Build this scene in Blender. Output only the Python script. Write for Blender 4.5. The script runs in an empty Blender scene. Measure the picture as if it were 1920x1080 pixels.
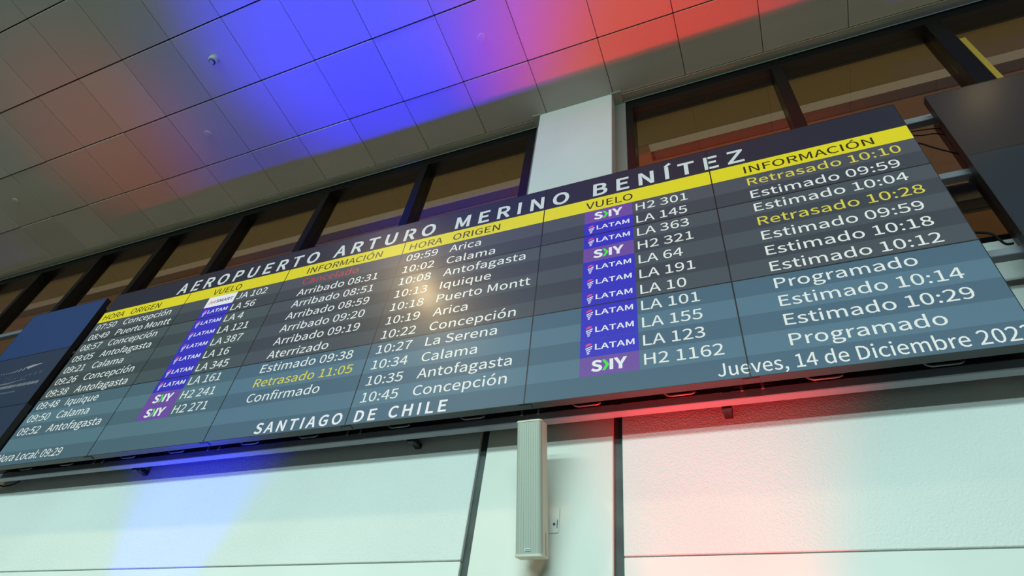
import bpy, math, random
from mathutils import Vector, Matrix
from mathutils.geometry import tessellate_polygon

random.seed(7)
S = bpy.context.scene
COL = S.collection
Z0 = 1.6                      # eye height; heights below are written relative to the eye

# ------------------------------------------------------------------ camera
cam_d = bpy.data.cameras.new('camera'); cam = bpy.data.objects.new('camera', cam_d); COL.objects.link(cam)
cam_d.sensor_width = 36.0
cam_d.lens = 1181.04 / 1920 * 36.0
cam_d.shift_x = (960 - 903.32) / 1920
cam_d.shift_y = (529.40 - 540) / 1920
cam_d.clip_start = 0.05; cam_d.clip_end = 200
RT = Vector((0.91456178, 0.37744737, 0.14529359)); DN = Vector((-0.18159859, 0.70422285, -0.68636152)); FW = Vector((-0.36138442, 0.60133490, 0.71259922))
cam.matrix_world = Matrix(((RT.x, -DN.x, -FW.x, 0), (RT.y, -DN.y, -FW.y, 0), (RT.z, -DN.z, -FW.z, Z0), (0, 0, 0, 1)))
S.camera = cam

# ------------------------------------------------------------------ view, world, lights
S.view_settings.view_transform = 'Standard'; S.view_settings.look = 'None'
S.view_settings.gamma = 1.0; S.view_settings.use_curve_mapping = False
S.view_settings.exposure = 0.0
try:
    S.cycles.use_denoising = True
    S.cycles.max_bounces = 8; S.cycles.diffuse_bounces = 4; S.cycles.glossy_bounces = 4; S.cycles.transparent_max_bounces = 12
    S.cycles.sample_clamp_indirect = 6.0
except Exception:
    pass
W = bpy.data.worlds.new('world'); S.world = W; W.use_nodes = True
W.node_tree.nodes['Background'].inputs[0].default_value = (0.90, 0.72, 0.50, 1)
W.node_tree.nodes['Background'].inputs[1].default_value = 0.013

def light(kind, name, loc, power, color, **kw):
    d = bpy.data.lights.new(name, kind); d.energy = power; d.color = color
    tgt = kw.pop('target', None)
    for k, v in kw.items(): setattr(d, k, v)
    o = bpy.data.objects.new(name, d); COL.objects.link(o)
    o.location = (loc[0], loc[1], loc[2] + Z0)
    if tgt is not None:
        v = Vector((tgt[0] - loc[0], tgt[1] - loc[1], tgt[2] - loc[2]))
        o.rotation_euler = v.to_track_quat('-Z', 'Y').to_euler()
    return o

# two long rows of cool luminaires hung far back in the hall, behind the camera
for yy, pw in ((-7.6, 2700), (-14.5, 3400)):
    light('AREA', 'hall_luminaire', (-2.2, yy, 4.7), pw * 0.64, (0.68, 1.0, 0.99), shape='RECTANGLE', size=13.0, size_y=1.1, target=(-2.2, yy + 1.7, -1.6))
# warm recessed downlights whose reflections show in the glossy displays
for lx, ly, pw in ((-3.40, 0.07, 200), (2.1, 1.0, 8)):
    light('SPOT', 'warm_downlight', (lx, ly, 5.15), pw, (1.0, 0.74, 0.36), spot_size=2.6, spot_blend=0.6, shadow_soft_size=0.12, target=(lx, ly, 0))
# coloured floodlights on the hall floor, grazing up the wall (blue, red, and dimmer ones further along)
BLUE = (0.006, 0.004, 1.0); RED = (1.0, 0.004, 0.010)
for nm, lx, ly, lz, pw, c, ang, tx, ty in (
        ('blue_floodlight', -3.40, 2.20, 0.20, 1850, BLUE, 43, -2.45, 1.15),
        ('blue_floodlight', -3.25, 2.26, 0.10, 450, BLUE, 52, -3.35, 2.34),
        ('red_floodlight', -0.40, 2.20, 0.20, 190, RED, 44, -0.40, 1.55),
        ('red_floodlight', -0.20, 2.27, -0.70, 850, RED, 36, -0.25, 2.34),
        ('red_floodlight', -5.75, 2.20, 0.20, 130, RED, 32, -5.75, 1.45),
        ('blue_floodlight', -9.3, 2.20, 0.20, 40, BLUE, 34, -9.3, 2.3),
        ('blue_floodlight', 3.3, 2.20, 0.20, 150, BLUE, 56, 3.0, 2.2)):
    light('SPOT', nm, (lx, ly, lz), pw, c, spot_size=math.radians(ang), spot_blend=1.0, shadow_soft_size=0.04, target=(tx, ty, 5.2))
# warm fill light added out of sight beyond the windows to brighten the soffit
light('AREA', 'soffit_fill', (-3.5, 3.7, 2.55), 70, (1.0, 0.90, 0.68), shape='RECTANGLE', size=22.0, size_y=0.8, target=(-3.5, 3.75, 5.2))
# ------------------------------------------------------------------ materials
MATS = {}
def mat(name, col, rough=0.6, metal=0.0, emit=None, estr=1.0, bump=None, spec=0.5, vary=0.0, coat=0.0, noise=None):
    if name in MATS: return MATS[name]
    m = bpy.data.materials.new(name); m.use_nodes = True; MATS[name] = m
    nt = m.node_tree; b = nt.nodes['Principled BSDF']
    b.inputs['Base Color'].default_value = (*col, 1); b.inputs['Roughness'].default_value = rough
    b.inputs['Metallic'].default_value = metal; b.inputs['Specular IOR Level'].default_value = spec
    b.inputs['Coat Weight'].default_value = coat
    if noise:                                       # (scale, low, high): large soft variation of the base colour
        tc = nt.nodes.new('ShaderNodeTexCoord'); n = nt.nodes.new('ShaderNodeTexNoise'); n.inputs['Scale'].default_value = noise[0]; n.inputs['Detail'].default_value = 6
        r = nt.nodes.new('ShaderNodeMapRange'); r.inputs['To Min'].default_value = noise[1]; r.inputs['To Max'].default_value = noise[2]
        r.inputs['From Min'].default_value = 0.3; r.inputs['From Max'].default_value = 0.7
        v = nt.nodes.new('ShaderNodeVectorMath'); v.operation = 'SCALE'; v.inputs[0].default_value = col
        nt.links.new(tc.outputs['Object'], n.inputs['Vector']); nt.links.new(n.outputs['Fac'], r.inputs['Value'])
        nt.links.new(r.outputs[0], v.inputs['Scale']); nt.links.new(v.outputs[0], b.inputs['Base Color'])
    if vary:                                        # each object (tile, panel) a touch different
        oi = nt.nodes.new('ShaderNodeObjectInfo'); r = nt.nodes.new('ShaderNodeMapRange')
        r.inputs['To Min'].default_value = 1 - vary; r.inputs['To Max'].default_value = 1 + vary
        nt.links.new(oi.outputs['Random'], r.inputs['Value'])
        v = nt.nodes.new('ShaderNodeVectorMath'); v.operation = 'SCALE'; v.inputs[0].default_value = emit if emit else col
        nt.links.new(r.outputs[0], v.inputs['Scale'])
        nt.links.new(v.outputs[0], b.inputs['Emission Color' if emit else 'Base Color'])
    if emit:
        if not vary: b.inputs['Emission Color'].default_value = (*emit, 1)
        b.inputs['Emission Strength'].default_value = estr
    if bump:                                        # (scale, strength, distance)
        tc = nt.nodes.new('ShaderNodeTexCoord'); n = nt.nodes.new('ShaderNodeTexNoise'); n.inputs['Scale'].default_value = bump[0]; n.inputs['Detail'].default_value = 5
        bp = nt.nodes.new('ShaderNodeBump'); bp.inputs['Strength'].default_value = bump[1]; bp.inputs['Distance'].default_value = bump[2]
        nt.links.new(tc.outputs['Object'], n.inputs['Vector']); nt.links.new(n.outputs['Fac'], bp.inputs['Height']); nt.links.new(bp.outputs[0], b.inputs['Normal'])
    return m

M_tile = mat('ceiling_tile_paint', (0.60, 0.55, 0.49), 0.85, vary=0.05, bump=(60, 0.15, 0.002))
M_void = mat('plenum_dark', (0.02, 0.02, 0.02), 0.9)
M_trim = mat('trim_paint', (0.42, 0.42, 0.34), 0.45)
M_plast = mat('rough_plaster', (0.74, 0.74, 0.70), 0.9, bump=(120, 0.5, 0.006), noise=(1.2, 0.95, 1.04))
M_smooth = mat('smooth_plaster', (0.76, 0.76, 0.71), 0.85, bump=(9, 0.12, 0.01), noise=(2.0, 0.95, 1.03))
M_joint = mat('joint_sealant', (0.055, 0.065, 0.06), 0.7, noise=(5, 0.6, 1.5))
M_pil = mat('pillar_plaster', (0.75, 0.73, 0.66), 0.85, bump=(9, 0.12, 0.01), noise=(2.0, 0.95, 1.03))
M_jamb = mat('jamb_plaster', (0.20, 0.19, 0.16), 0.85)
M_ystrip = mat('warm_reflection', (0.50, 0.30, 0.03), 0.6)  # yellow colour stands in for a warm reflection by the mullion
M_frame = mat('dark_anodised_frame', (0.006, 0.005, 0.0045), 0.33, spec=0.35)
M_floor = mat('floor_terrazzo', (0.028, 0.024, 0.018), 0.5, noise=(3, 0.9, 1.1))
M_hall = mat('hall_wall', (0.10, 0.09, 0.07), 0.85)
M_soffit = mat('soffit_paint', (0.36, 0.29, 0.13), 0.85)
M_beige = mat('soffit_batten', (0.85, 0.85, 0.80), 0.8)
M_cove = mat('soffit_cove', (0.16, 0.12, 0.10), 0.85)
M_brown = mat('soffit_panel', (0.42, 0.25, 0.15), 0.85)
M_case = mat('display_casing', (0.026, 0.03, 0.03), 0.45)
M_bezel = mat('display_bezel', (0.008, 0.008, 0.009), 0.4)
M_back = mat('display_back', (0.012, 0.012, 0.013), 0.55)
M_steel = mat('handle_steel', (0.20, 0.20, 0.20), 0.35, metal=0.6)
M_bolt = mat('bolt_zinc', (0.6, 0.6, 0.58), 0.3, metal=0.9)
M_clip = mat('joint_clip', (0.03, 0.03, 0.035), 0.5)
M_rail = mat('rail_aluminium', (0.24, 0.24, 0.27), 0.45, metal=0.2)
M_cable = mat('cable_rubber', (0.006, 0.006, 0.006), 0.8, spec=0.15)
M_spk = mat('speaker_cabinet', (0.66, 0.60, 0.48), 0.5)
M_grille = mat('speaker_grille', (0.40, 0.41, 0.34), 0.55, metal=0.1)
M_badge = mat('speaker_badge', (0.72, 0.78, 0.80), 0.35)
M_det = mat('detector_plastic', (0.55, 0.54, 0.45), 0.5)
M_detd = mat('detector_dark', (0.06, 0.06, 0.07), 0.5)

def screen(name, e, vary=0.05, rough=0.40):
    m = mat(name, (0.012, 0.013, 0.014), rough, emit=e, vary=vary, spec=0.25, coat=0.10)
    m.node_tree.nodes['Principled BSDF'].inputs['Coat Roughness'].default_value = 0.2
    return m
M_head = screen('screen_navy', (0.010, 0.011, 0.026))
# unit black levels differ; the lowest row's paler, bluer bands also paint in reflected glow
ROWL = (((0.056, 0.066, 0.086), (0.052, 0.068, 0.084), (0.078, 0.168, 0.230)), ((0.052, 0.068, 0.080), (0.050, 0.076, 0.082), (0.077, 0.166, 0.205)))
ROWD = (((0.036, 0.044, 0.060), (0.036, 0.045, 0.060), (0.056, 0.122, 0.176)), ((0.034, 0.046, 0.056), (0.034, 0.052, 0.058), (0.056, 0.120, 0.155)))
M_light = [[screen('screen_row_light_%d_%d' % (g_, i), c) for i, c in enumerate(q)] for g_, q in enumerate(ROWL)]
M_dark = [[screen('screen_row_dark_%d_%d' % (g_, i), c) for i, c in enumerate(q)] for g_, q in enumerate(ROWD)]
M_yel = screen('screen_yellow', (0.64, 0.60, 0.006), 0.03)
M_txt = mat('screen_text_white', (0.02, 0.02, 0.02), 0.4, emit=(0.66, 0.74, 0.70))
M_ttl = mat('screen_text_title', (0.02, 0.02, 0.02), 0.4, emit=(0.50, 0.60, 0.60))
M_ytx = mat('screen_text_yellow', (0.02, 0.02, 0.02), 0.4, emit=(0.60, 0.56, 0.04))
M_rtx = mat('screen_text_red', (0.02, 0.02, 0.02), 0.4, emit=(0.42, 0.015, 0.03))
M_btx = mat('screen_text_black', (0.01, 0.01, 0.0), 0.4, emit=(0.012, 0.011, 0.0))
M_lblue = mat('logo_blue', (0.01, 0.01, 0.02), 0.35, emit=(0.022, 0.016, 0.46))
M_lpurp = mat('logo_purple', (0.01, 0.01, 0.02), 0.35, emit=(0.125, 0.055, 0.30))
M_lwhite = mat('logo_white', (0.02, 0.02, 0.02), 0.35, emit=(0.70, 0.76, 0.78))
M_lgreen = mat('logo_green', (0.01, 0.02, 0.01), 0.35, emit=(0.04, 0.72, 0.03))
M_lpink = mat('logo_pink', (0.02, 0.01, 0.01), 0.35, emit=(0.62, 0.05, 0.22))
M_lnavy = mat('logo_navy', (0.01, 0.01, 0.02), 0.35, emit=(0.02, 0.03, 0.10))
M_ad1 = screen('advert_blue', (0.010, 0.036, 0.125))
M_ad2 = screen('advert_navy', (0.014, 0.028, 0.060))
M_adm = mat('advert_mark', (0.02, 0.02, 0.02), 0.4, emit=(0.22, 0.27, 0.26))
M_adt = mat('advert_mark_faint', (0.02, 0.02, 0.02), 0.4, emit=(0.09, 0.115, 0.13))
M_off = [screen('screen_off_%d' % i, c, 0.03, rough=0.42) for i, c in enumerate(((0.010, 0.006, 0.009), (0.006, 0.011, 0.020), (0.008, 0.028, 0.045)))]  # switched-off units: faint emission stands in for reflected glow, bluer lower down

def glass_mat():
    m = bpy.data.materials.new('bronze_glass'); m.use_nodes = True; nt = m.node_tree
    nt.nodes.clear()
    out = nt.nodes.new('ShaderNodeOutputMaterial'); mix = nt.nodes.new('ShaderNodeMixShader')
    tr = nt.nodes.new('ShaderNodeBsdfTransparent'); tr.inputs[0].default_value = (0.88, 0.83, 0.75, 1)
    gl = nt.nodes.new('ShaderNodeBsdfGlossy'); gl.inputs['Color'].default_value = (0.95, 0.80, 0.66, 1); gl.inputs['Roughness'].default_value = 0.02
    fr = nt.nodes.new('ShaderNodeFresnel'); fr.inputs['IOR'].default_value = 1.6
    ge = nt.nodes.new('ShaderNodeNewGeometry'); mr = nt.nodes.new('ShaderNodeMapRange'); mr.inputs['To Min'].default_value = 1.6; mr.inputs['To Max'].default_value = 1 / 1.6
    nt.links.new(ge.outputs['Backfacing'], mr.inputs['Value']); nt.links.new(mr.outputs[0], fr.inputs['IOR'])   # thin pane: same reflectance on both faces
    nt.links.new(fr.outputs[0], mix.inputs[0]); nt.links.new(tr.outputs[0], mix.inputs[1]); nt.links.new(gl.outputs[0], mix.inputs[2]); nt.links.new(mix.outputs[0], out.inputs[0])
    return m
M_glass = glass_mat()

# ------------------------------------------------------------------ mesh helpers
class MB:
    def __init__(s): s.v = []; s.f = []; s.mi = []
    def quad(s, a, b, c, d, mi=0):
        n = len(s.v); s.v += [a, b, c, d]; s.f.append((n, n + 1, n + 2, n + 3)); s.mi.append(mi)
    def poly(s, pts, mi=0):
        n = len(s.v); s.v += list(pts); s.f.append(tuple(range(n, n + len(pts)))); s.mi.append(mi)
    def box(s, x0, x1, y0, y1, z0, z1, mi=0, ch=0.0):
        """box, edges chamfered by ch"""
        if ch <= 0:
            n = len(s.v)
            s.v += [(x, y, z) for z in (z0, z1) for y in (y0, y1) for x in (x0, x1)]
            for q in ((0, 2, 3, 1), (4, 5, 7, 6), (0, 1, 5, 4), (2, 6, 7, 3), (0, 4, 6, 2), (1, 3, 7, 5)):
                s.f.append(tuple(n + i for i in q)); s.mi.append(mi)
            return
        c = min(ch, (x1 - x0) * .45, (y1 - y0) * .45, (z1 - z0) * .45)
        n = len(s.v); idx = {}
        for a, X in enumerate((x0, x1)):
            for b, Y in enumerate((y0, y1)):
                for d, Z in enumerate((z0, z1)):
                    sx, sy, sz = (1, -1)[a], (1, -1)[b], (1, -1)[d]
                    for k, p in enumerate(((X, Y + sy * c, Z + sz * c), (X + sx * c, Y, Z + sz * c), (X + sx * c, Y + sy * c, Z))):
                        idx[(a, b, d, k)] = len(s.v); s.v.append(p)
        def F(*ks): s.f.append(tuple(idx[k] for k in ks)); s.mi.append(mi)
        for a in (0, 1):
            F(*[(a, b, d, 0) for b, d in ((0, 0), (0, 1), (1, 1), (1, 0))][::(1 if a == 0 else -1)])
            F(*[(b, a, d, 1) for b, d in ((0, 0), (1, 0), (1, 1), (0, 1))][::(1 if a == 0 else -1)])
            F(*[(b, d, a, 2) for b, d in ((0, 0), (0, 1), (1, 1), (1, 0))][::(1 if a == 0 else -1)])
        for a in (0, 1):
            for b in (0, 1):
                F((a, b, 0, 0), (a, b, 1, 0), (a, b, 1, 1), (a, b, 0, 1))
                F((a, 0, b, 0), (a, 1, b, 0), (a, 1, b, 2), (a, 0, b, 2))
                F((0, a, b, 1), (1, a, b, 1), (1, a, b, 2), (0, a, b, 2))
                for d in (0, 1): F((a, b, d, 0), (a, b, d, 1), (a, b, d, 2))
    def tube(s, pts, r, n=8, mi=0):
        pts = [Vector(p) for p in pts]; rings = []
        for i, p in enumerate(pts):
            t = (pts[min(i + 1, len(pts) - 1)] - pts[max(i - 1, 0)]).normalized()
            u = t.cross(Vector((0, 0, 1)) if abs(t.z) < 0.9 else Vector((1, 0, 0))).normalized(); w = t.cross(u)
            b = len(s.v); s.v += [tuple(p + (u * math.cos(2 * math.pi * k / n) + w * math.sin(2 * math.pi * k / n)) * r) for k in range(n)]; rings.append(b)
        for a, b in zip(rings, rings[1:]):
            for k in range(n): s.f.append((a + k, a + (k + 1) % n, b + (k + 1) % n, b + k)); s.mi.append(mi)
        s.f.append(tuple(rings[0] + k for k in range(n))[::-1]); s.mi.append(mi)
        s.f.append(tuple(rings[-1] + k for k in range(n))); s.mi.append(mi)
    def lathe(s, prof, n=28, mi=0):
        """prof: (radius, z) list from the top down, closed at both ends"""
        rings = []
        for r, z in prof:
            b = len(s.v); s.v += [(r * math.cos(2 * math.pi * k / n), r * math.sin(2 * math.pi * k / n), z) for k in range(n)]; rings.append(b)
        for a, b in zip(rings, rings[1:]):
            for k in range(n): s.f.append((a + k, b + k, b + (k + 1) % n, a + (k + 1) % n)); s.mi.append(mi)
        s.f.append(tuple(rings[0] + k for k in range(n))); s.mi.append(mi)
        s.f.append(tuple(rings[-1] + k for k in range(n))[::-1]); s.mi.append(mi)
    def mesh(s, name, mats, smooth=False):
        me = bpy.data.meshes.new(name); me.from_pydata(s.v, [], s.f)
        for m in (mats if isinstance(mats, (list, tuple)) else [mats]): me.materials.append(m)
        me.polygons.foreach_set('material_index', s.mi)
        if smooth: me.polygons.foreach_set('use_smooth', [True] * len(me.polygons))
        me.update()
        import bmesh
        bm = bmesh.new(); bm.from_mesh(me); bmesh.ops.recalc_face_normals(bm, faces=bm.faces); bm.to_mesh(me); bm.free()
        return me
def link(name, me, parent=None, loc=(0, 0, 0), rot=None):
    o = bpy.data.objects.new(name, me); COL.objects.link(o); o.parent = parent; o.location = loc
    if rot: o.rotation_euler = rot
    return o
def build(mb, name, mats, parent=None, loc=(0, 0, 0), smooth=False, rot=None):
    return link(name, mb.mesh(name, mats, smooth), parent, loc, rot)
def boxo(name, m, x0, x1, y0, y1, z0, z1, parent=None, ch=0.0):
    """a box in eye-relative coordinates, origin at its own base centre"""
    cx, cy = (x0 + x1) / 2, (y0 + y1) / 2
    b = MB(); b.box(x0 - cx, x1 - cx, y0 - cy, y1 - cy, 0, z1 - z0, ch=ch)
    return build(b, name, m, parent, (cx, cy, z0 + Z0))
def structure(o, kind='structure'):
    o['kind'] = kind; return o
def empty(name, loc=(0, 0, 0), rot=None):
    o = bpy.data.objects.new(name, None); COL.objects.link(o); o.location = (loc[0], loc[1], loc[2] + Z0)
    if rot: o.rotation_euler = rot
    o.empty_display_size = 0.2
    return o
def tag(o, label, cat, group=None):
    o['label'] = label; o['category'] = cat
    if group: o['group'] = group
    return o

# ------------------------------------------------------------------ lettering: outlines of the display's typeface (cap height 700)
GLYPHS = """,265|72 -181 173 -102 210 19 192 93 137 120 92 104 72 59 90 14 135 -2 146 -1 120 -77 50 -130
0530|265 -12 381 28 456 149 483 352 456 553 381 673 265 712 149 673 74 553 48 352 74 149 149 28|265 58 195 88 148 184 132 352 148 518 195 613 265 643 335 613 382 518 399 352 382 184 335 88
1530|84 0 468 0 468 73 327 73 327 700 261 700 197 671 116 650 116 594 241 594 241 73 84 73
2530|43 0 482 0 482 75 288 75 173 69 318 220 414 365 448 507 423 615 353 687 244 712 129 685 38 610 88 560 155 618 233 641 306 624 349 575 363 503 328 375 222 227 43 51
3530|251 -12 365 12 446 80 476 188 456 271 403 331 328 364 328 370 419 431 452 538 425 631 353 691 249 712 141 688 53 629 100 574 167 623 245 641 333 611 364 531 346 462 285 415 170 397 170 330 299 313 367 264 387 190 370 121 319 76 245 60 145 84 73 141 27 84 116 16
4530|325 0 407 0 407 193 500 193 500 263 407 263 407 700 310 700 20 250 20 193 325 193|325 263 110 263 269 502 325 604 329 604 325 478
5530|250 -12 362 15 446 97 479 227 450 353 374 427 268 450 212 443 164 423 181 625 445 625 445 700 105 700 82 373 129 343 184 374 245 385 322 365 372 311 390 226 371 137 317 81 241 60 140 84 70 137 26 81 114 16
6530|287 -12 388 16 460 96 488 215 464 337 397 410 294 434 210 412 135 350 162 522 227 614 316 640 377 626 426 587 476 640 407 692 312 712 184 675 90 554 53 334 84 142 167 26|137 280 209 349 279 370 350 350 391 297 406 215 389 131 348 76 287 57 212 82 161 158
7530|189 0 279 0 301 243 361 447 485 647 485 700 47 700 47 625 387 625 277 437 215 238
8530|267 -12 382 12 458 76 486 168 450 283 369 352 369 357 430 426 461 526 437 621 372 686 269 710 171 688 102 626 77 532 106 437 172 372 172 367 84 293 44 173 73 77 152 12|315 379 237 415 179 463 157 532 188 614 268 645 355 610 387 521 369 447|268 52 193 70 141 114 121 181 148 271 218 340 310 299 377 248 402 171 366 85
9530|225 -12 348 26 442 153 479 379 447 565 363 675 242 712 142 684 70 604 43 485 67 364 133 290 234 265 322 289 396 350 367 179 305 87 221 60 157 74 104 113 56 59 125 8|395 424 322 352 249 330 180 350 138 403 124 485 140 569 182 625 243 644 321 619 372 545
:265|133 372 177 390 195 439 177 487 133 506 88 487 70 439 88 390|133 -12 177 5 195 53 177 101 133 120 88 101 70 53 88 5
A580|4 0 93 0 160 214 417 214 483 0 577 0 339 700 241 700|182 283 217 391 287 628 290 628 361 391 395 283
B627|96 0 318 0 457 23 551 90 584 205 566 288 516 343 442 372 442 377 518 435 544 529 514 628 429 683 303 700 96 700|184 402 184 630 292 630 384 619 438 583 457 517 440 456 386 417 288 402|184 71 184 334 306 334 411 321 475 279 497 208 474 131 409 85 306 71
C608|360 -12 481 14 575 88 526 144 452 86 364 65 248 100 172 200 146 352 174 503 251 601 366 635 447 616 509 569 557 626 479 686 365 712 206 668 96 544 56 349 96 155 203 31
D656|96 0 275 0 452 43 563 162 601 352 563 542 451 660 271 700 96 700|184 73 184 628 264 628 400 596 483 503 509 352 483 202 400 106 264 73
E563|96 0 509 0 509 75 184 75 184 330 449 330 449 406 184 406 184 625 499 625 499 700 96 700
F527|96 0 184 0 184 314 451 314 451 388 184 388 184 625 499 625 499 700 96 700
G657|372 -12 497 11 587 69 587 363 357 363 357 289 506 289 506 106 451 75 379 65 253 100 173 200 146 352 176 503 256 601 379 635 467 615 530 569 578 626 498 685 376 712 210 668 97 544 56 349 96 155 207 31
H695|96 0 184 0 184 330 510 330 510 0 600 0 600 700 510 700 510 407 184 407 184 700 96 700
I279|96 0 184 0 184 700 96 700
J510|226 -12 337 17 399 95 419 205 419 700 330 700 330 214 317 128 280 80 218 65 149 83 96 144 34 98 112 15
K616|96 0 184 0 184 221 304 364 515 0 613 0 360 434 579 700 479 700 186 349 184 349 184 700 96 700
L518|96 0 491 0 491 75 184 75 184 700 96 700
M775|96 0 176 0 176 387 165 593 168 593 225 434 357 71 417 71 547 434 604 593 608 593 596 387 596 0 678 0 678 700 572 700 439 325 390 180 387 180 336 325 203 700 96 700
N690|96 0 180 0 180 367 169 586 172 586 249 442 503 0 593 0 593 700 509 700 509 336 522 114 517 114 442 258 186 700 96 700
O709|354 -12 509 33 614 158 653 352 614 545 509 668 354 712 198 668 94 545 56 352 94 158 198 33|354 65 244 100 172 200 146 352 172 503 244 601 354 635 464 601 536 503 563 352 536 200 464 100
P604|96 0 184 0 184 279 300 279 435 302 524 373 557 494 524 615 433 680 295 700 96 700|184 350 184 628 285 628 387 616 449 575 470 494 450 412 390 365 288 350
R606|184 367 184 628 302 628 395 616 451 577 471 504 451 427 395 383 302 367|480 0 579 0 402 306 484 343 540 409 559 504 528 619 442 681 315 700 96 700 96 0 184 0 184 297 310 297
S569|290 -12 417 14 498 85 528 186 508 273 457 333 384 373 285 417 206 458 168 533 204 607 299 635 387 617 458 570 504 626 414 688 299 712 185 688 107 623 79 527 100 442 155 384 220 348 321 303 405 257 438 179 421 119 371 80 291 65 186 88 98 152 46 90 154 15
T571|241 0 330 0 330 625 542 625 542 700 29 700 29 625 241 625
U688|345 -12 473 15 563 110 595 288 595 700 510 700 510 287 488 154 429 85 345 65 262 85 203 154 181 287 181 700 94 700 94 288 126 110 216 15
V548|225 0 326 0 548 700 459 700 347 321 279 89 275 89 207 321 94 700 1 700
Y507|209 0 297 0 297 271 508 700 417 700 326 502 256 349 252 349 183 502 93 700 -1 700 209 271
Z576|48 0 531 0 531 75 157 75 526 647 526 700 81 700 81 625 418 625 48 53
a538|207 -12 299 10 379 62 382 62 389 0 461 0 461 318 443 431 385 505 281 532 166 509 79 463 111 403 182 442 267 459 333 440 365 391 374 328 194 292 89 229 57 134 76 55 130 5|232 58 167 77 141 141 162 200 236 242 374 270 374 126 303 75
b590|316 -12 427 21 509 116 541 267 518 407 448 498 335 532 250 510 172 459 176 552 176 760 88 760 88 0 157 0 165 53 169 53 241 5|302 61 242 73 176 114 176 387 246 440 313 458 393 434 437 367 450 266 431 156 378 86
c486|292 -12 382 5 460 52 422 111 366 75 300 60 216 85 159 154 140 258 160 363 218 433 302 458 358 446 406 413 449 471 386 514 299 532 174 499 85 407 50 258 82 112 168 20
d592|264 -12 351 10 422 61 425 61 433 0 504 0 504 760 417 760 417 560 421 471 353 516 275 532 165 498 83 405 50 258 77 111 152 20|283 61 206 85 157 153 141 260 160 364 215 433 290 458 353 446 417 403 417 132 351 79
e529|298 -12 393 3 468 40 437 98 376 68 307 58 220 80 160 143 135 239 485 239 488 288 464 418 395 502 281 532 169 498 84 405 50 258 83 112 172 20|134 301 161 388 215 443 283 462 353 444 397 389 412 301
f310|32 448 102 448 102 0 189 0 189 448 299 448 299 518 189 518 189 601 207 676 263 702 321 688 340 756 253 772 168 751 119 692 102 601 102 518 32 514
g539|263 -239 401 -214 493 -148 524 -59 505 11 445 51 345 64 242 64 171 80 152 120 161 156 185 182 262 165 359 186 426 249 451 345 439 406 410 451 516 451 516 518 335 518 262 532 165 509 95 445 68 347 88 264 135 207 135 203 97 164 79 107 92 56 125 22 125 17 69 -36 49 -100 76 -176 152 -222|262 224 184 256 152 347 184 436 262 468 340 436 372 347 339 256|275 -179 165 -154 125 -88 137 -43 178 0 244 -8 334 -8 412 -22 439 -73 395 -146
i263|88 0 176 0 176 518 88 518|132 625 173 641 190 684 173 724 132 739 90 724 74 684 90 641
l271|180 -12 230 -4 218 62 200 60 182 69 176 97 176 760 88 760 88 104 109 17
m884|88 0 176 0 176 376 243 436 305 456 360 440 391 396 402 317 402 0 488 0 488 376 557 436 619 456 674 440 705 396 716 317 716 0 802 0 802 328 786 439 734 508 647 532 557 504 474 433 425 505 331 532 244 506 170 443 168 443 159 518 88 518
n582|88 0 176 0 176 376 245 435 317 456 373 440 405 396 415 317 415 0 502 0 502 328 485 439 433 508 343 532 249 506 170 443 168 443 159 518 88 518
o578|289 -12 408 20 495 112 529 258 495 407 408 499 289 532 171 499 84 407 50 258 84 112 171 20|289 60 210 85 158 154 140 258 158 363 210 433 289 458 369 433 421 363 440 258 421 154 369 85
p592|88 -218 176 -218 176 -43 172 48 244 3 316 -12 427 21 509 116 541 267 518 407 448 498 335 532 248 509 170 458 168 458 159 518 88 518|302 61 243 73 176 114 176 387 246 440 313 458 393 434 437 367 450 266 431 156 378 86
q592|417 -218 504 -218 504 518 434 518 425 470 424 470 355 516 275 532 165 498 83 405 50 258 77 111 152 20 264 -12 349 9 421 60 417 -35|283 61 206 85 157 153 141 260 160 364 215 433 290 458 353 446 417 403 417 132 351 79
r371|88 0 176 0 176 333 238 426 305 454 357 445 372 520 317 532 236 503 170 424 168 424 159 518 88 518
s447|224 -12 326 9 389 64 411 142 387 219 328 267 254 299 177 334 142 388 166 442 239 463 301 450 357 418 398 472 327 515 238 532 141 511 81 459 59 385 82 312 138 266 210 234 291 197 328 136 303 80 226 56 143 72 73 118 31 59 118 8
t360|250 -12 347 7 329 73 270 58 207 84 190 157 190 448 331 448 331 518 190 518 190 664 118 664 108 518 26 514 26 448 104 448 104 160 117 70 164 9
u579|240 -12 334 13 410 81 413 81 420 0 493 0 493 518 406 518 406 150 337 84 265 63 209 77 178 122 168 201 168 518 81 518 81 190 97 79 149 11
v497|200 0 302 0 485 518 399 518 301 224 253 71 249 71 201 224 104 518 12 518
z454|34 0 425 0 425 71 143 71 418 471 418 518 63 518 63 448 306 448 34 47
Í279|96 0 184 0 184 700 96 700|122 744 283 866 234 926 84 787
Ó709|354 -12 509 33 614 158 653 352 614 545 509 668 354 712 198 668 94 545 56 352 94 158 198 33|354 65 244 100 172 200 146 352 172 503 244 601 354 635 464 601 536 503 563 352 536 200 464 100|336 744 497 866 448 926 298 787
ó578|289 -12 408 20 495 112 529 258 495 407 408 499 289 532 171 499 84 407 50 258 84 112 171 20|289 60 210 85 158 154 140 258 158 363 210 433 289 458 369 433 421 363 440 258 421 154 369 85|273 611 440 775 379 832 228 654"""
G = {}
for ln in GLYPHS.split('\n'):
    parts = ln[1:].split('|')
    G[ln[0]] = (int(parts[0]), [[(a[i], a[i + 1]) for i in range(0, len(a), 2)] for a in ([int(t) for t in q.split()] for q in parts[1:])])
G[' '] = (215, [])
_gc = {}
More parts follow.
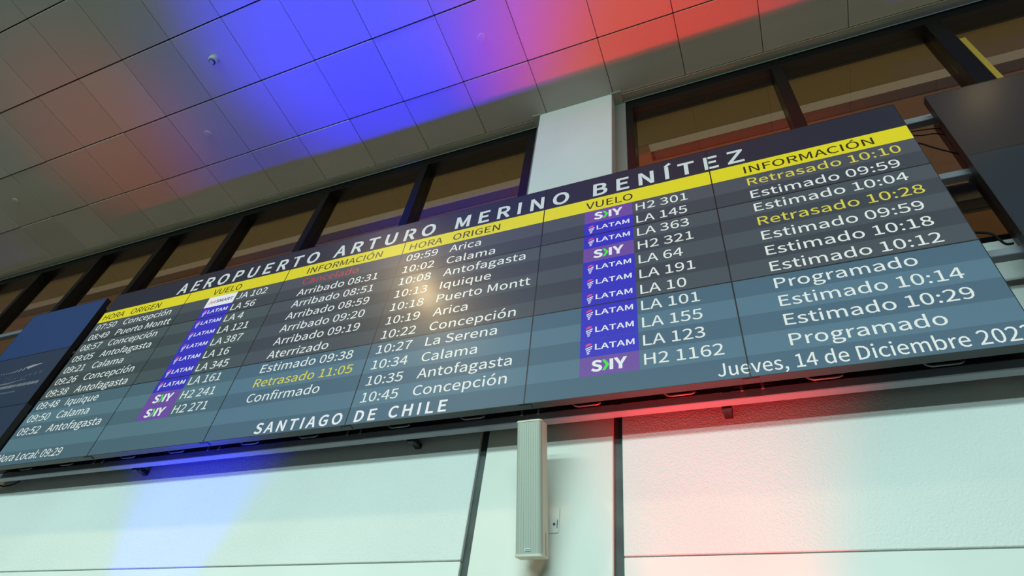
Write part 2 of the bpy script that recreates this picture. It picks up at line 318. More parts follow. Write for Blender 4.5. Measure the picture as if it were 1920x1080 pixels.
def glyph(ch, bold):
    k = (ch, bold)
    if k in _gc: return _gc[k]
    cs = []
    contours = G[ch][1]
    if contours:
        def area(c): return sum(c[i][0] * c[(i + 1) % len(c)][1] - c[(i + 1) % len(c)][0] * c[i][1] for i in range(len(c))) / 2
        big = max(contours, key=lambda c: abs(area(c))); sg = 1 if area(big) > 0 else -1
        for c0 in contours:
            c = []
            for p in c0:                            # merge near-coincident corners so that the offset stays clean
                if c and abs(c[-1][0] - p[0]) + abs(c[-1][1] - p[1]) < 8: c[-1] = ((c[-1][0] + p[0]) / 2, (c[-1][1] + p[1]) / 2)
                else: c.append(p)
            n = len(c); q = []
            for i in range(n):
                a, b, d = Vector(c[i - 1]), Vector(c[i]), Vector(c[(i + 1) % n])
                e1 = (b - a); e2 = (d - b)
                if e1.length < 1e-6 or e2.length < 1e-6: q.append(b); continue
                e1.normalize(); e2.normalize()
                n1 = Vector((e1.y, -e1.x)) * sg; n2 = Vector((e2.y, -e2.x)) * sg
                m = n1 + n2
                if m.length < 1e-3: m = n1
                m.normalize(); s_ = bold / max(0.75, m.dot(n1))
                q.append(b + m * s_)
            cs.append(([Vector((p.x, p.y, 0)) for p in q], area(c) * sg > 0))
    def inside(p, c):
        r = False
        for i in range(len(c)):
            a, b = c[i - 1], c[i]
            if (a.y > p.y) != (b.y > p.y) and p.x < (b.x - a.x) * (p.y - a.y) / (b.y - a.y) + a.x: r = not r
        return r
    flat = []; tri = []
    outers = [c for c, o in cs if o]; holes = [c for c, o in cs if not o]
    for o in outers:                                # every island with its own holes
        grp = [o] + [h for h in holes if inside(h[0], o)]
        n = len(flat); tri += [tuple(n + i for i in t) for t in tessellate_polygon(grp)]
        flat += [p for c in grp for p in c]
    _gc[k] = (flat, tri, G[ch][0])
    return _gc[k]
def layout(s, sx, track):
    x = 0; out = []
    for ch in s:
        out.append((ch, x)); x += G[ch][0] * sx + track
    return out, x
def lettering(mb, s, x0, z0, cap, x1=None, sx=1.0, bold=0, track=0.0, y=-0.0008, only=None, mi=0, fit='scale', word=1.0):
    """write s with its baseline at local (x0, z0); cap = capital height in metres; fits to x1 by scaling or tracking"""
    k = cap / 700.0
    g0 = min([p[0] for c in G[s[0]][1] for p in c] or [0])
    g1 = max([p[0] for c in G[s[-1]][1] for p in c] or [0])
    def span(sx_, tr): 
        pos, w = layout(s, sx_, tr); return (pos[-1][1] + g1 * sx_ - g0 * sx_) * k
    if x1 is not None:
        if fit == 'scale':
            sx *= (x1 - x0) / span(sx, track)
        else:
            track += ((x1 - x0) - span(sx, track)) / k / (len(s) - 1)
    pos, w = layout(s, sx, track)
    for i, (ch, px) in enumerate(pos):
        gx = x0 + (px - g0 * sx) * k
        if only is not None:
            cx = gx + G[ch][0] * sx * k * 0.5
            if not (only[0] <= cx < only[1]): continue
        flat, tri, adv = glyph(ch, bold)
        n = len(mb.v)
        mb.v += [(gx + p.x * sx * k, y, z0 + p.y * k) for p in flat]
        for t in tri: mb.f.append((n + t[0], n + t[1], n + t[2])); mb.mi.append(mi)
"""text mesh built without normal recalculation (flat print)"""
def build_print(mb, name, mats, parent, loc=(0, 0, 0)):
    if not mb.f: return None
    me = bpy.data.meshes.new(name); me.from_pydata(mb.v, [], mb.f)
    for m in (mats if isinstance(mats, (list, tuple)) else [mats]): me.materials.append(m)
    me.polygons.foreach_set('material_index', mb.mi); me.update()
    return link(name, me, parent, loc)

# ================================================================== SETTING
H = 5.2228                    # ceiling height above the eye
YW = 2.58                     # face of the wall below the windows and of the pillar
structure(boxo('floor', M_floor, -16, 10, -26, 3.2, -1.75, -1.6))
structure(boxo('wall_rear', M_hall, -16, 10, -26.2, -26, -1.6, 5.6))
structure(boxo('wall_left', M_hall, -16.2, -16, -26.2, 3.2, -1.6, 5.6))
structure(boxo('wall_right', M_hall, 10, 10.2, -26.2, 3.2, -1.6, 5.6))

# ceiling: a dark plenum slab carrying square metal tiles, each tile its own piece; plain slab beyond the frame
ceiling = boxo('ceiling', M_void, -16, 10, -26, 2.72, H + 0.03, H + 0.20); structure(ceiling)
TX, TY, OX, OY = 0.60998, 0.62141, -6.13018, -0.42013
def tile_mesh(d):
    b = MB(); w = TX - 0.0045; hh = 0.020; c = 0.0035
    b.box(-w / 2, w / 2, -d / 2, d / 2, 0, hh, ch=c)
    return b.mesh('ceiling_tile', M_tile)
full = tile_mesh(TY - 0.010); Y_EDGE = 2.610
last_d = Y_EDGE - (OY + 4 * TY) - 0.007; cut = tile_mesh(last_d)
cx0, cy0 = -3.0, (-26 + 2.72) / 2
for i in range(-9, 17):
    for j in range(-1, 5):
        x = OX + (i + 0.5) * TX
        y = OY + (j + 0.5) * TY if j < 4 else OY + 4 * TY + 0.0035 + last_d / 2
        t = link('ceiling_tile', full if j < 4 else cut, ceiling)
        t.location = (x - cx0, y - cy0, -0.03 + random.uniform(-0.001, 0.0015))
        t.rotation_euler = (math.radians(random.uniform(-0.4, 0.4)), math.radians(random.uniform(-0.08, 0.08)), math.radians(random.uniform(-0.06, 0.06)))
b = MB(); b.box(-13 , 13, -26 - cy0, OY - TY - 0.004 - cy0, -0.03, 0.0)
build(b, 'ceiling_sheet', M_tile, ceiling)

# edge trim between ceiling and window head: a flat strip with a raised lip on both edges
def edge_trim(n, x0, x1):
    L = x1 - x0; b = MB()
    b.box(-L / 2, L / 2, 0.0, 0.082, 0.004, 0.012)
    b.box(-L / 2, L / 2, 0.0, 0.005, -0.004, 0.008); b.box(-L / 2, L / 2, 0.076, 0.082, -0.006, 0.008)
    structure(build(b, 'trim_%d' % n, M_trim, None, ((x0 + x1) / 2, Y_EDGE + 0.001, H + Z0)))
edge_trim(1, -12.0, -1.36); edge_trim(2, -0.60, 4.6)
for n, x0, x1 in ((3, -1.385, -1.300), (4, -0.665, -0.575)):      # corner pieces beside the pillar
    structure(boxo('trim_%d' % n, M_trim, x0, x1, 2.572, 2.698, H - 0.010, H + 0.002, ch=0.003))

# pillar
P0, P1 = -1.312, -0.652
pil = boxo('pillar', M_pil, P0, P1, YW, 3.05, -1.6, H - 0.001, ch=0.004); pil['label'] = 'plastered pillar between the two window bands'; structure(pil)

# wall under the windows: plaster fields with recessed joints
wall = empty('wall_back', (-3, YW, -1.6)); structure(wall)
def wchild(name, m, x0, x1, y0, y1, z0, z1, ch=0.003):
    o = boxo(name, m, x0, x1, y0, y1, z0, z1, None, ch)
    o.parent = wall; o.location = (o.location.x + 3, o.location.y - YW, o.location.z)
    return o
SEAM = 1.160; SILL = 2.62
wchild('plaster_panel', M_plast, -12.5, -1.356, YW, 2.72, SEAM + 0.0025, SILL)
wchild('plaster_panel', M_plast, -0.608, 9.0, YW, 2.72, SEAM + 0.0025, SILL)
wchild('plaster_panel', M_smooth, -12.5, -1.356, YW + 0.002, 2.72, -1.6, SEAM - 0.0025)
wchild('plaster_panel', M_smooth, -0.608, 9.0, YW + 0.002, 2.72, -1.6, SEAM - 0.0025)
wchild('joint_strip', M_joint, -1.358, -1.310, YW + 0.022, 2.70, -1.6, SILL + 0.05, 0)
wchild('joint_strip', M_joint, -0.654, -0.606, YW + 0.022, 2.70, -1.6, SILL + 0.05, 0)
wchild('seam_filler', M_joint, -12.5, 9.0, YW + 0.026, 2.70, SEAM - 0.01, SEAM + 0.01, 0)

# windows: dark frames with deep mullions, bronze panes
YF, YG = 2.70, 2.772
def window(n, fx0, fx1, mull, left_w, right_w):
    w = empty('window_%d' % n, ((fx0 + fx1) / 2, YF, SILL)); structure(w); wx, wy, wz = w.location
    def part(name, m, x0, x1, y0, y1, z0, z1, ch=0.002):
        o = boxo(name, m, x0, x1, y0, y1, z0, z1, None, ch); o.parent = w
        o.location = (o.location.x - wx, o.location.y - wy, o.location.z - wz); return o
    part('frame_head', M_frame, fx0, fx1, YF, 2.86, 5.120, 5.30)
    part('frame_sill', M_frame, fx0, fx1, YF - 0.02, 2.86, 2.60, 2.760)
    part('transom', M_frame, fx0, fx1, YF + 0.004, 2.80, 3.085, 3.235)
    part('frame_jamb', M_frame, fx0, fx0 + left_w, YF, 2.86, 2.76, 5.12)
    part('frame_jamb', M_frame, fx1 - right_w, fx1, YF, 2.86, 2.76, 5.12)
    edges = [fx0 + left_w] + [e for m_ in mull for e in m_] + [fx1 - right_w]
    for a, c in mull: part('mullion', M_frame, a, c, YF + 0.001, 2.85, 2.76, 5.12)
    for a, c in zip(edges[0::2], edges[1::2]):
        part('pane', M_glass, a + 0.001, c - 0.001, YG, YG + 0.006, 3.235, 5.12, 0)
        part('pane', M_glass, a + 0.001, c - 0.001, YG, YG + 0.006, 2.76, 3.085, 0)
    return w
lm = [(x, x + 0.082) for x in (-10.585, -9.445, -8.305, -7.17, -6.035, -4.900, -3.745, -2.585)]
window(1, -11.8, -1.378, lm, 0.08, 0.085)
window(2, -0.562, 6.2, [(0.605, 0.685), (1.66, 1.765), (2.87, 2.95), (4.0, 4.08), (5.14, 5.22)], 0.062, 0.08)
boxo('trim_15', M_ystrip, 1.7665, 1.800, YF + 0.002, YF + 0.02, 2.76, 4.78)['kind'] = 'structure'  # strip added to paint the warm reflection right of the mullion
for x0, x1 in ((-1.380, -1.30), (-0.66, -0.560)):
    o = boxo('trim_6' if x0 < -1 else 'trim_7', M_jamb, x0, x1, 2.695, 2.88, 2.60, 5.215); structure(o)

# what shows through the bronze panes: the outer soffit with its battens
sof = boxo('trim_8', M_soffit, -14, 7, 2.86, 3.168, H - 0.005, H + 0.06); structure(sof)
def soff(n, m, x0, y0, y1, z0, z1):
    structure(boxo('trim_%d' % n, m, x0, 7, y0, y1, H + z0, H + z1)); structure(boxo('trim_%d' % (n + 1), m, -14, -1.0, y0, y1, H + z0, H + z1))
soff(9, M_beige, -0.46, 3.170, 3.250, -0.008, 0.05)
soff(11, M_cove, -0.43, 3.252, 3.350, 0.000, 0.05)
structure(boxo('trim_13', M_brown, -14, 7, 3.352, 7.5, H - 0.012, H + 0.06))
structure(boxo('trim_14', M_brown, -1.0, -0.46, 3.168, 3.352, H - 0.010, H + 0.06))
structure(boxo('wall_outer', M_brown, -14, 7, 7.5, 7.7, -1.6, H + 0.06))

# ================================================================== DISPLAY BOARDS
PW, PH = 1.021767, 0.575507
TILT = math.radians(1.30378)
BX, BY, BZ = -5.11324, 2.27970, 3.51817
UOFF = [0, .0022, -.0045, -.0064, .0059, .0088, -.006]
uc = lambda c: c + UOFF[c]

def display_panel(parent, u0, u1, r, screen_bands, bottom=False, seam_right=True):
    """one LCD unit; local x right, y into the wall, z up; origin at its top-left corner"""
    w = (u1 - u0) * PW; h = PH
    b = MB(); g = 0.0002
    b.box(g, w - g, 0.0, 0.046, -h + g, -g, mi=0)                     # bezel body
    b.box(0.06, w - 0.06, 0.046, 0.105, -h + 0.055, -0.055, mi=1)       # electronics housing
    p = build(b, 'display_panel', [M_case if bottom else M_bezel, M_back], parent, (u0 * PW, 0, -r * PH))
    bz = MB(); e = 0.0034
    bz.box(g, w - g, -0.0012, 0.0, -h + g, -h + e); bz.box(g, w - g, -0.0012, 0.0, -e, -g)
    bz.box(g, e, -0.0012, 0.0, -h + e, -e); bz.box(w - e, w - g, -0.0012, 0.0, -h + e, -e)
    build(bz, 'bezel', M_bezel, p)
    sm = MB(); mats = []
    for va, vb, m in screen_bands:
        if m not in mats: mats.append(m)
        za, zb = -(va - r) * PH, -(vb - r) * PH
        za = min(za, -e); zb = max(zb, -h + e)
        sm.quad((e, -0.0006, zb), (w - e, -0.0006, zb), (w - e, -0.0006, za), (e, -0.0006, za), mats.index(m))
    build_print(sm, 'screen', mats, p)
    if bottom:
        for t in (0.285, 0.705):                                       # carrying handles on the rear of the lowest units
            hb = MB(); x = w * t
            hb.tube([(x - 0.078, 0.076, -h + 0.060), (x - 0.076, 0.078, -h + 0.030), (x - 0.060, 0.082, -h + 0.016), (x - 0.045, 0.082, -h + 0.010), (x + 0.045, 0.082, -h + 0.010), (x + 0.060, 0.082, -h + 0.016), (x + 0.076, 0.078, -h + 0.030), (x + 0.078, 0.076, -h + 0.060)], 0.0052, 8)
            build(hb, 'handle', M_steel, p, smooth=True)
        if seam_right:
            cb = MB(); cb.box(w - 0.034, w + 0.034, 0.006, 0.036, -h - 0.004, -h, ch=0.001); build(cb, 'joint_clip', M_clip, p)
            for dx in (-0.045, 0.040):
                bb = MB(); bb.tube([(w + dx, 0.096, -h + 0.004), (w + dx, 0.096, -h + 0.030)], 0.007, 8); build(bb, 'bolt', M_bolt, p)
            pb = MB(); pb.box(w - 0.08, w + 0.08, 0.1055, 0.1075, -h + 0.030, -h + 0.10); build(pb, 'hanger_plate', M_back, p)
    return p

def bands(r, g_=0):
    out = []
    if r == 0: out += [(0, .385, M_head), (.385, .597, M_yel)]
    k = 0; v = 0.597
    edges = [.597] + [round(.8 + .2 * i, 3) for i in range(12)]
    for k, (a, c) in enumerate(zip(edges, edges[1:])):
        a2, c2 = max(a, r), min(c, r + 1)
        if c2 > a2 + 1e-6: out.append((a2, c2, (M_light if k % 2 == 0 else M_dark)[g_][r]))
    return out

ALX = (0, 0, 0)
board = empty('flight_information_board', (BX, BY, BZ), (TILT, 0, 0))
tag(board, 'large tilted video wall of flight arrivals with yellow header bands', 'information board')
FONT_SX = 1.04
class P: pass
panels = {}
for c in range(6):
    for r in range(3):
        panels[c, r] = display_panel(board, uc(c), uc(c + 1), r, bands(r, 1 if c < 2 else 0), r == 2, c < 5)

CAP = 0.0640
def put(c, r, s, u, v, m=None, u1=None, cap=CAP, name='text_line', bold=4, sx=None, **kw):
    mb = MB(); ub = uc(c)
    lettering(mb, s, (u - ub) * PW, -(v - r) * PH, cap, None if u1 is None else (u1 - ub) * PW, sx=sx or SXN, bold=bold, **kw)
    return build_print(mb, name, m or M_txt, panels[c, r])
SXN = 1.155
rowbase = lambda k: 0.756 + 0.2 * k
def prow(k): return 0 if k < 2 else (1 if k < 7 else 2)

def logo(c, r, k, kind):
    ub = uc(c); u0, u1 = (c + 0.272, c + 0.557)
    x0, x1 = (u0 - ub) * PW, (u1 - ub) * PW; w = x1 - x0
    vt = max(0.6 + 0.2 * k, r + 0.006) ; vb = min(0.8 + 0.2 * k, r + 0.994)
    hh = 0.2 * PH; zt, zb = -(vt - r) * PH, -(vb - r) * PH
    zrow = -(0.6 + 0.2 * k - r) * PH
    X = lambda t: x0 + t * w
    Z = lambda t: zrow - t * hh
    mb = MB(); yb, yf = -0.0010, -0.0014
    if kind == 'S':
        mb.quad((x0, yb, zb), (x1, yb, zb), (x1, yb, zt), (x0, yb, zt), 0)
        lettering(mb, 'S', X(.215), Z(.77), .54 * hh, X(.375), bold=38, y=yf, mi=1)
        z0_, z1_, zm = Z(.78), Z(.22), Z(.5)
        mb.poly([(X(.385), yf, z1_), (X(.435), yf, z1_), (X(.505), yf, zm), (X(.435), yf, z0_), (X(.385), yf, z0_), (X(.445), yf, zm)][::-1], 2)
        mb.quad((X(.510), yf, z0_), (X(.570), yf, z0_), (X(.570), yf, z1_), (X(.510), yf, z1_), 1)
        lettering(mb, 'Y', X(.595), Z(.77), .54 * hh, X(.785), bold=38, y=yf, mi=1)
        mats = [M_lpurp, M_lwhite, M_lgreen]
    elif kind == 'L':
        mb.quad((x0, yb, zb + 0.0008), (x1, yb, zb + 0.0008), (x1, yb, zt), (x0, yb, zt), 0)
        lettering(mb, 'LATAM', X(.265), Z(.62), .30 * hh, X(.925), sx=1.5, bold=18, y=yf, track=30, mi=1)
        mb.poly([(X(.095), yf, Z(.42)), (X(.205), yf, Z(.31)), (X(.185), yf, Z(.23)), (X(.13), yf, Z(.25)), (X(.095), yf, Z(.33))], 2)
        for a0, a1, t0, t1 in ((.095, .215, .50, .38), (.105, .205, .60, .50), (.12, .18, .70, .63), (.125, .165, .79, .75)):
            mb.quad((X(a0), yf, Z(t0 + .055)), (X(a1), yf, Z(t1 + .055)), (X(a1), yf, Z(t1)), (X(a0), yf, Z(t0)), 1)
        mats = [M_lblue, M_lwhite, M_lpink]
    else:
        mb.quad((x0, yb, zb), (x1, yb, zb), (x1, yb, zt), (x0, yb, zt), 0)
        lettering(mb, 'Jet', X(.085), Z(.68), .30 * hh, X(.33), bold=14, y=yf, mi=1)
        lettering(mb, 'SMART', X(.345), Z(.66), .28 * hh, X(.93), bold=26, y=yf, mi=2)
        mats = [M_lwhite, M_rtx, M_lnavy]
    build_print(mb, 'airline_logo', mats, panels[c, r])

left_rows = [('07:50', 'Concepción', 'J', 'JA 102', 'Cancelado', 'r'), ('08:49', 'Puerto Montt', 'L', 'LA 56', 'Arribado 08:31', 'w'),
    ('08:57', 'Concepción', 'L', 'LA 4', 'Arribado 08:51', 'w'), ('09:05', 'Antofagasta', 'L', 'LA 121', 'Arribado 08:59', 'w'),
    ('09:21', 'Calama', 'L', 'LA 387', 'Arribado 09:20', 'w'), ('09:26', 'Concepción', 'L', 'LA 16', 'Arribado 09:19', 'w'),
    ('09:38', 'Antofagasta', 'L', 'LA 345', 'Aterrizado', 'w'), ('09:48', 'Iquique', 'L', 'LA 161', 'Estimado 09:38', 'w'),
    ('09:50', 'Calama', 'S', 'H2 241', 'Retrasado 11:05', 'y'), ('09:52', 'Antofagasta', 'S', 'H2 271', 'Confirmado', 'w')]
right_rows = [('09:59', 'Arica', 'S', 'H2 301', 'Retrasado 10:10', 'y'), ('10:02', 'Calama', 'L', 'LA 145', 'Estimado 09:59', 'w'),
    ('10:08', 'Antofagasta', 'L', 'LA 363', 'Estimado 10:04', 'w'), ('10:13', 'Iquique', 'S', 'H2 321', 'Retrasado 10:28', 'y'),
    ('10:18', 'Puerto Montt', 'L', 'LA 64', 'Estimado 09:59', 'w'), ('10:19', 'Arica', 'L', 'LA 191', 'Estimado 10:18', 'w'),
    ('10:22', 'Concepción', 'L', 'LA 10', 'Estimado 10:12', 'w'), ('10:27', 'La Serena', 'L', 'LA 101', 'Programado', 'w'),
    ('10:34', 'Calama', 'L', 'LA 155', 'Estimado 10:14', 'w'), ('10:35', 'Antofagasta', 'L', 'LA 123', 'Estimado 10:29', 'w'),
    ('10:45', 'Concepción', 'S', 'H2 1162', 'Programado', 'w')]
for base, rows in ((0, left_rows), (3, right_rows)):
    put(base, 0, 'HORA', base + .043, .553, M_btx, base + .293, name='header_text', cap=.062, bold=9)
    put(base, 0, 'ORIGEN', base + .372, .553, M_btx, base + .708, name='header_text', cap=.062, bold=9)
    put(base + 1, 0, 'VUELO', base + 1.278, .553, M_btx, base + 1.562, name='header_text', cap=.062, bold=9)
    put(base + 2, 0, 'INFORMACIÓN', base + 2.186, .553, M_btx, base + 2.822, name='header_text', cap=.062, bold=9)
    for k, (tm, city, lg, num, st, col) in enumerate(rows):
        r = prow(k); v = rowbase(k)
        put(base, r, tm, base + .045, v, sx=1.15)
        put(base, r, city, base + .368, v)
        logo(base + 1, r, k, lg)
        put(base + 1, r, num, base + 1.578, v, sx=1.13)
        put(base + 2, r, st, base + 2.188, v, {'w': M_txt, 'y': M_ytx, 'r': M_rtx}[col])
# title and footers, letter by letter onto the unit they fall on
def across(s, u0, u1, v, r, cap, bold, m, fit, name, sx=SXN):
    for c in range(6):
        ub = uc(c); mb = MB()
        lettering(mb, s, (u0 - ub) * PW, -(v - r) * PH, cap, (u1 - ub) * PW, sx=sx, bold=bold, fit=fit, only=(0, (uc(c + 1) - ub) * PW))
        build_print(mb, name, m, panels[c, r])
G[' '] = (330, [])
across('AEROPUERTO ARTURO MERINO BENÍTEZ', .822, 5.200, .338, 0, .1160, 26, M_ttl, 'track', 'title_letters', 1.04)
across('SANTIAGO DE CHILE', 2.368, 3.588, 2.972, 2, .0690, 24, M_lwhite, 'track', 'footer_text', 1.05)
G[' '] = (230, [])
across('Jueves, 14 de Diciembre 2023', 4.884, 5.985, 2.962, 2, .0680, 5, M_txt, 'scale', 'footer_text')
across('Hora Local: 09:29', .035, .705, 2.935, 2, .0620, 4, M_txt, 'scale', 'footer_text')

# side boards, one unit wide, in the same tilted plane
def side_board(name, u0, mats3, label):
    e = empty(name, (BX + u0 * PW, BY, BZ), (TILT, 0, 0)); tag(e, label, 'display')
    ps = [display_panel(e, 0.0, 1.003, r, [(r, r + 1, mats3[r])], r == 2, False) for r in range(3)]
    return e, ps
adv, adv_p = side_board('advertising_display', -1.135, (M_ad1, M_ad2, M_ad2), 'narrow blue advertising display column left of the flight board')
off, off_p = side_board('dark_display', 6.137, M_off, 'switched-off dark display column right of the flight board')

# advertising mark on the middle unit: a rising row of dashes ending in a needle, leaf sprigs, a ribbon line and small print
pm = adv_p[1]
def A(u, v): return (u * PW, -0.0012, -(v - 1) * PH)
def stroke(mb, pts, ws):
    for (p, w0), (q, w1) in zip(list(zip(pts, ws)), list(zip(pts, ws))[1:]):
        p3, q3 = Vector(A(*p)), Vector(A(*q)); d = (q3 - p3).normalized(); n = Vector((-d.z, 0, d.x))
        a, b_, c, d_ = p3 - n * w0, q3 - n * w1, q3 + n * w1, p3 + n * w0
        mb.quad(tuple(a), tuple(b_), tuple(c), tuple(d_))
mb = MB(); mb.poly([A(.592, 1.258), A(.628, 1.312), A(.655, 1.290), A(.79, 1.236), A(.66, 1.238)][::-1])
build_print(mb, 'needle_mark', M_adm, pm)
mb = MB()
for u, v, s_ in ((.576, 1.290, 1.0), (.523, 1.300, .9), (.477, 1.310, .75), (.438, 1.318, .55), (.400, 1.321, .45), (.362, 1.322, .4), (.325, 1.321, .36), (.29, 1.319, .33), (.257, 1.315, .3), (.225, 1.31, .28)):
    stroke(mb, [(u - .012 * s_, v + .030 * s_), (u + .012 * s_, v - .030 * s_)], [.0055 * s_ + .0008] * 2)
build_print(mb, 'dash_marks', M_adm, pm)
mb = MB()
for u, v in ((.86, 1.42), (.80, 1.43), (.74, 1.43), (.69, 1.445), (.655, 1.47)):
    for a in (-60, -25, 15, 50):
        L = .030 if u > .7 else .02
        stroke(mb, [(u - .02, v), (u - .02 + L * math.cos(math.radians(a)), v - L * 1.7 * math.sin(math.radians(a)))], [.0022, .0006])
for k in range(26):
    u, v = random.uniform(.40, .56), random.uniform(1.40, 1.50)
    stroke(mb, [(u, v), (u + random.uniform(-.012, .012), v + random.uniform(-.02, .02))], [.0016, .001])
build_print(mb, 'leaf_sprigs', M_adt, pm)
mb = MB(); stroke(mb, [(.20, 1.520), (.30, 1.535), (.40, 1.540), (.50, 1.542), (.56, 1.530), (.63, 1.518), (.70, 1.512), (.715, 1.520)], [.002, .006, .008, .0085, .006, .003, .004, .002])
build_print(mb, 'ribbon_line', M_adt, pm)
mb = MB(); x = .20
while x < .93:                                                        # too small to read in the photograph: broken strokes only
    wd = random.uniform(.006, .016)
    if not .635 < x < .650: stroke(mb, [(x, 1.640), (x + .004, 1.588)], [wd * .32] * 2)
    x += wd + .004
build_print(mb, 'small_print', M_adm, pm)
mb = MB(); x = .20
while x < .70:
    wd = random.uniform(.006, .014); stroke(mb, [(x, 1.742), (x + .003, 1.712)], [wd * .35] * 2); x += wd + .003
build_print(mb, 'small_print', M_adt, pm)

# ================================================================== MOUNTING RAILS behind the boards
for z, y, nm in ((3.480, 2.405, 'above the others across the right gap'), (2.935, 2.400, 'midway across the right gap, level with the upper screen seam'), (2.345, 2.402, 'lowest across the right gap, just below the window sill'), (1.768, 2.428, 'under the bottom edge of the flight board, lit blue and red')):
    b = MB(); L = 14.6; b.box(-L / 2, L / 2, 0, 0.046, 0, 0.044 if z < 3 else 0.05, ch=0.003)
    r = build(b, 'mounting_rail', M_rail, None, (-2.6, y, z + Z0))
    tag(r, 'aluminium mounting rail running ' + nm, 'rail')
    if z < 2:
        pb = MB(); pb.box(-L / 2, L / 2, 0.004, 0.010, 0.051, 0.21); build(pb, 'back_plate', M_back, r)
        for x in (-6.9, -5.55, -3.79, -1.725, -0.118, 1.60, 3.2):
            bb = MB(); bb.box(-0.018, 0.018, 0.046, YW - y - 0.001, 0.006, 0.036, ch=0.002); bb.box(-0.020, 0.020, 0.05, 0.075, -0.008, 0.02, ch=0.002)
            build(bb, 'wall_bracket', M_back, r, (x + 2.6, 0, 0))
    elif z < 3.4:
        for x in (-5.16, 1.12):
            bb = MB(); bb.box(-0.02, 0.02, 0.02, 0.06, -0.02, 0.05, ch=0.002); build(bb, 'end_clamp', M_back, r, (x + 2.6 + 0.08, 0, 0))
# vertical hangers at the sides of the two gaps
for x, lb in ((1.255, 'black upright hanger behind the left edge of the dark display'), (-5.36, 'black upright hanger behind the advertising display column')):
    o = boxo('hanger_post', M_frame, x - 0.03, x + 0.03, 2.478, 2.53, 1.82, 3.56, None, 0.003); tag(o, lb, 'hanger')

# ================================================================== CABLES
def cable(pts, lb, r=0.0035):
    P_ = [Vector(p) for p in pts]; out = []
    for i in range(len(P_) - 1):                                       # Catmull-Rom
        p0, p1, p2, p3 = P_[max(i - 1, 0)], P_[i], P_[i + 1], P_[min(i + 2, len(P_) - 1)]
        for k in range(6):
            t = k / 6; out.append(0.5 * ((2 * p1) + (p2 - p0) * t + (2 * p0 - 5 * p1 + 4 * p2 - p3) * t * t + (3 * p1 - p0 - 3 * p2 + p3) * t ** 3))
    out.append(P_[-1]); o0 = out[0].copy(); b = MB(); b.tube([p - o0 for p in out], r, 6)
    tag(build(b, 'cable', M_cable, None, (o0.x, o0.y, o0.z + Z0), smooth=True), lb, 'cable')
Yc = 2.40
cable([(0.95, Yc, 3.388), (1.041, Yc - .005, 3.388), (1.11, Yc, 3.385), (1.176, Yc, 3.367), (1.26, 2.44, 3.36)], 'upper of two thin level black cables crossing the right gap')
cable([(0.95, Yc, 3.35), (1.028, Yc - .01, 3.345), (1.10, Yc, 3.335), (1.159, Yc, 3.322), (1.25, 2.44, 3.31)], 'lower of two thin level black cables crossing the right gap')
cable([(0.98, Yc, 3.31), (1.057, Yc, 3.278), (1.11, Yc, 3.205), (1.169, Yc, 3.130), (1.25, 2.44, 3.11)], 'black cable slanting down across the brown window pane in the right gap', 0.0045)
cable([(0.98, Yc, 2.53), (1.061, Yc, 2.510), (1.104, Yc - .01, 2.470), (1.127, Yc, 2.412), (1.150, 2.388, 2.392)], 'black cable sagging over the window sill in the right gap', 0.0055)
cable([(-1.225, Yc, 1.802), (-1.205, 2.395, 1.832), (-1.183, Yc, 1.862)], 'short black cable slanting under the board left of the column speaker', 0.004)
cable([(-1.145, Yc, 1.842), (-1.120, 2.395, 1.822), (-1.092, Yc, 1.800)], 'short black cable under the board just above the column speaker', 0.004)
cable([(-5.34, 2.51, 1.795), (-5.21, 2.51, 1.768), (-5.14, 2.51, 1.756), (-5.07, 2.51, 1.762), (-5.00, 2.51, 1.785)], 'black cable drooping from the rail at the far left end', 0.005)

# ================================================================== COLUMN SPEAKER on the pillar
sp = empty('column_speaker', (-0.978, 2.300, 1.684), (math.atan2(0.150, 0.5715), 0, 0)); tag(sp, 'beige tilted column loudspeaker mounted on the pillar under the board', 'speaker')
hw, L, D = 0.0615, 0.591, 0.082
def rounded(mb, w, d0, d1, z0, z1, r, n=5):
    """plan outline with rounded front corners, extruded from z0 to z1"""
    pts = [(-w, d1)]
    for k in range(n + 1): a = math.pi + k * math.pi / 2 / n; pts.append((-w + r + r * math.cos(a), d0 + r + r * math.sin(a)))
    for k in range(n + 1): a = 1.5 * math.pi + k * math.pi / 2 / n; pts.append((w - r + r * math.cos(a), d0 + r + r * math.sin(a)))
    pts.append((w, d1)); m = len(pts); b0 = len(mb.v)
    mb.v += [(x, y, z0) for x, y in pts] + [(x, y, z1) for x, y in pts]
    for k in range(m): mb.f.append((b0 + k, b0 + (k + 1) % m, b0 + m + (k + 1) % m, b0 + m + k)); mb.mi.append(0)
    mb.f.append(tuple(b0 + k for k in range(m))[::-1]); mb.mi.append(0); mb.f.append(tuple(b0 + m + k for k in range(m))); mb.mi.append(0)
b = MB(); rounded(b, hw, 0.012, D, -L + 0.008, -0.006, 0.012); build(b, 'cabinet', M_spk, sp)
b = MB(); rounded(b, hw - 0.0015, 0.0, 0.03, -L + 0.009, -0.007, 0.016)
for k in range(9):                                                     # fine vertical ribs of the grille
    x = -0.044 + 0.011 * k; b.box(x - 0.0012, x + 0.0012, -0.0012, 0.001, -L + 0.012, -0.012)
build(b, 'grille', M_grille, sp)
for z0_, z1_ in ((-0.008, 0.0), (-L, -L + 0.010)):
    b = MB(); rounded(b, hw + 0.001, -0.002, D + 0.001, z0_, z1_, 0.018); build(b, 'end_cap', M_spk, sp)
b = MB(); b.box(-0.014, 0.012, -0.0035, -0.001, -L + 0.020, -L + 0.031, ch=0.0006); bdg = build(b, 'badge', M_badge, sp)
b = MB()
for k in range(5): b.box(-0.0105 + 0.0042 * k, -0.0078 + 0.0042 * k, -0.0042, -0.0034, -L + 0.0235, -L + 0.0275)
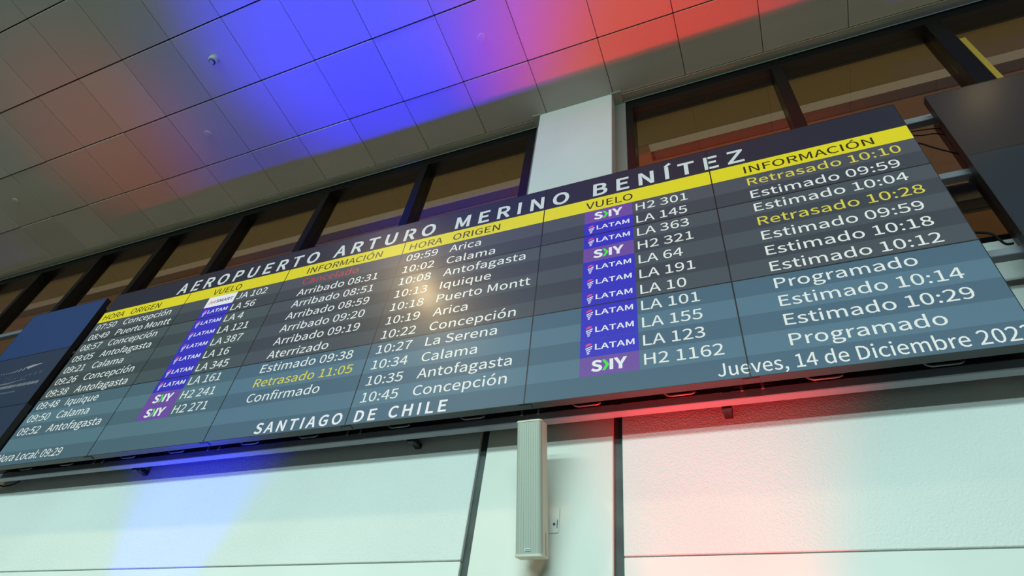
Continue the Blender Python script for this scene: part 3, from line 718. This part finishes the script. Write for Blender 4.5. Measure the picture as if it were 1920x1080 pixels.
build(b, 'badge_print', M_lnavy, bdg)
b = MB(); b.box(0.0616, 0.0622, 0.05, 0.053, -L + 0.005, -L + 0.10); build(b, 'side_slot', M_joint, sp)
b = MB(); b.box(-0.02, 0.02, D, D + 0.06, -0.42, -0.30, ch=0.003); build(b, 'bracket_arm', M_spk, sp)
br = MB(); br.box(-0.052, 0.030, -0.005, 0.0, -0.060, 0.060, ch=0.002); br.box(-0.04, -0.034, -0.04, 0.0, -0.05, 0.05, ch=0.001)
o = build(br, 'speaker_bracket', M_smooth, None, (-0.925, YW - 0.0005, 1.33 + Z0)); tag(o, 'small beige wall plate behind the column loudspeaker', 'bracket')
b = MB(); b.tube([(0.008, -0.008, -0.020), (0.008, -0.004, -0.020)], 0.006, 10); build(b, 'screw', M_detd, o)
b = MB(); b.box(0.021, 0.024, -0.0065, -0.004, -0.04, 0.0); build(b, 'slot', M_detd, o)

# ================================================================== CEILING DEVICES
def ceil_obj(name, prof, m, x, y, lb, cat, group=None, dz=0.0):
    b = MB(); b.lathe(prof); o = build(b, name, m, None, (x, y, H + Z0 + dz), smooth=False)
    return tag(o, lb, cat, group)
sd = ceil_obj('smoke_detector', [(0.050, 0.0), (0.050, -0.010), (0.044, -0.012), (0.043, -0.022), (0.047, -0.024), (0.047, -0.034), (0.041, -0.044), (0.030, -0.050)], M_det, -4.0, 1.12, 'round cream smoke detector with slotted nose, between red and blue light', 'smoke detector')
b = MB(); b.lathe([(0.031, -0.0495), (0.031, -0.056), (0.026, -0.066), (0.012, -0.071)], 24); build(b, 'sensor_head', M_detd, sd)
b = MB(); b.lathe([(0.021, -0.066), (0.021, -0.0705), (0.0165, -0.0705), (0.0165, -0.0715)], 24); build(b, 'sensor_ring', M_det, sd)
b = MB(); b.lathe([(0.008, -0.070), (0.008, -0.075)], 16); build(b, 'sensor_pin', M_det, sd)
for x, y, lb in ((-4.61, 1.75, 'small flush ceiling cap below the smoke detector'), (-1.55, 1.75, 'small flush ceiling cap between the blue and red light patches'), (-7.64, 1.74, 'small flush ceiling cap near the left edge of the picture')):
    ceil_obj('ceiling_cap', [(0.040, 0.0), (0.041, -0.004), (0.038, -0.008), (0.020, -0.0095)], M_tile, x, y, lb, 'ceiling cap')
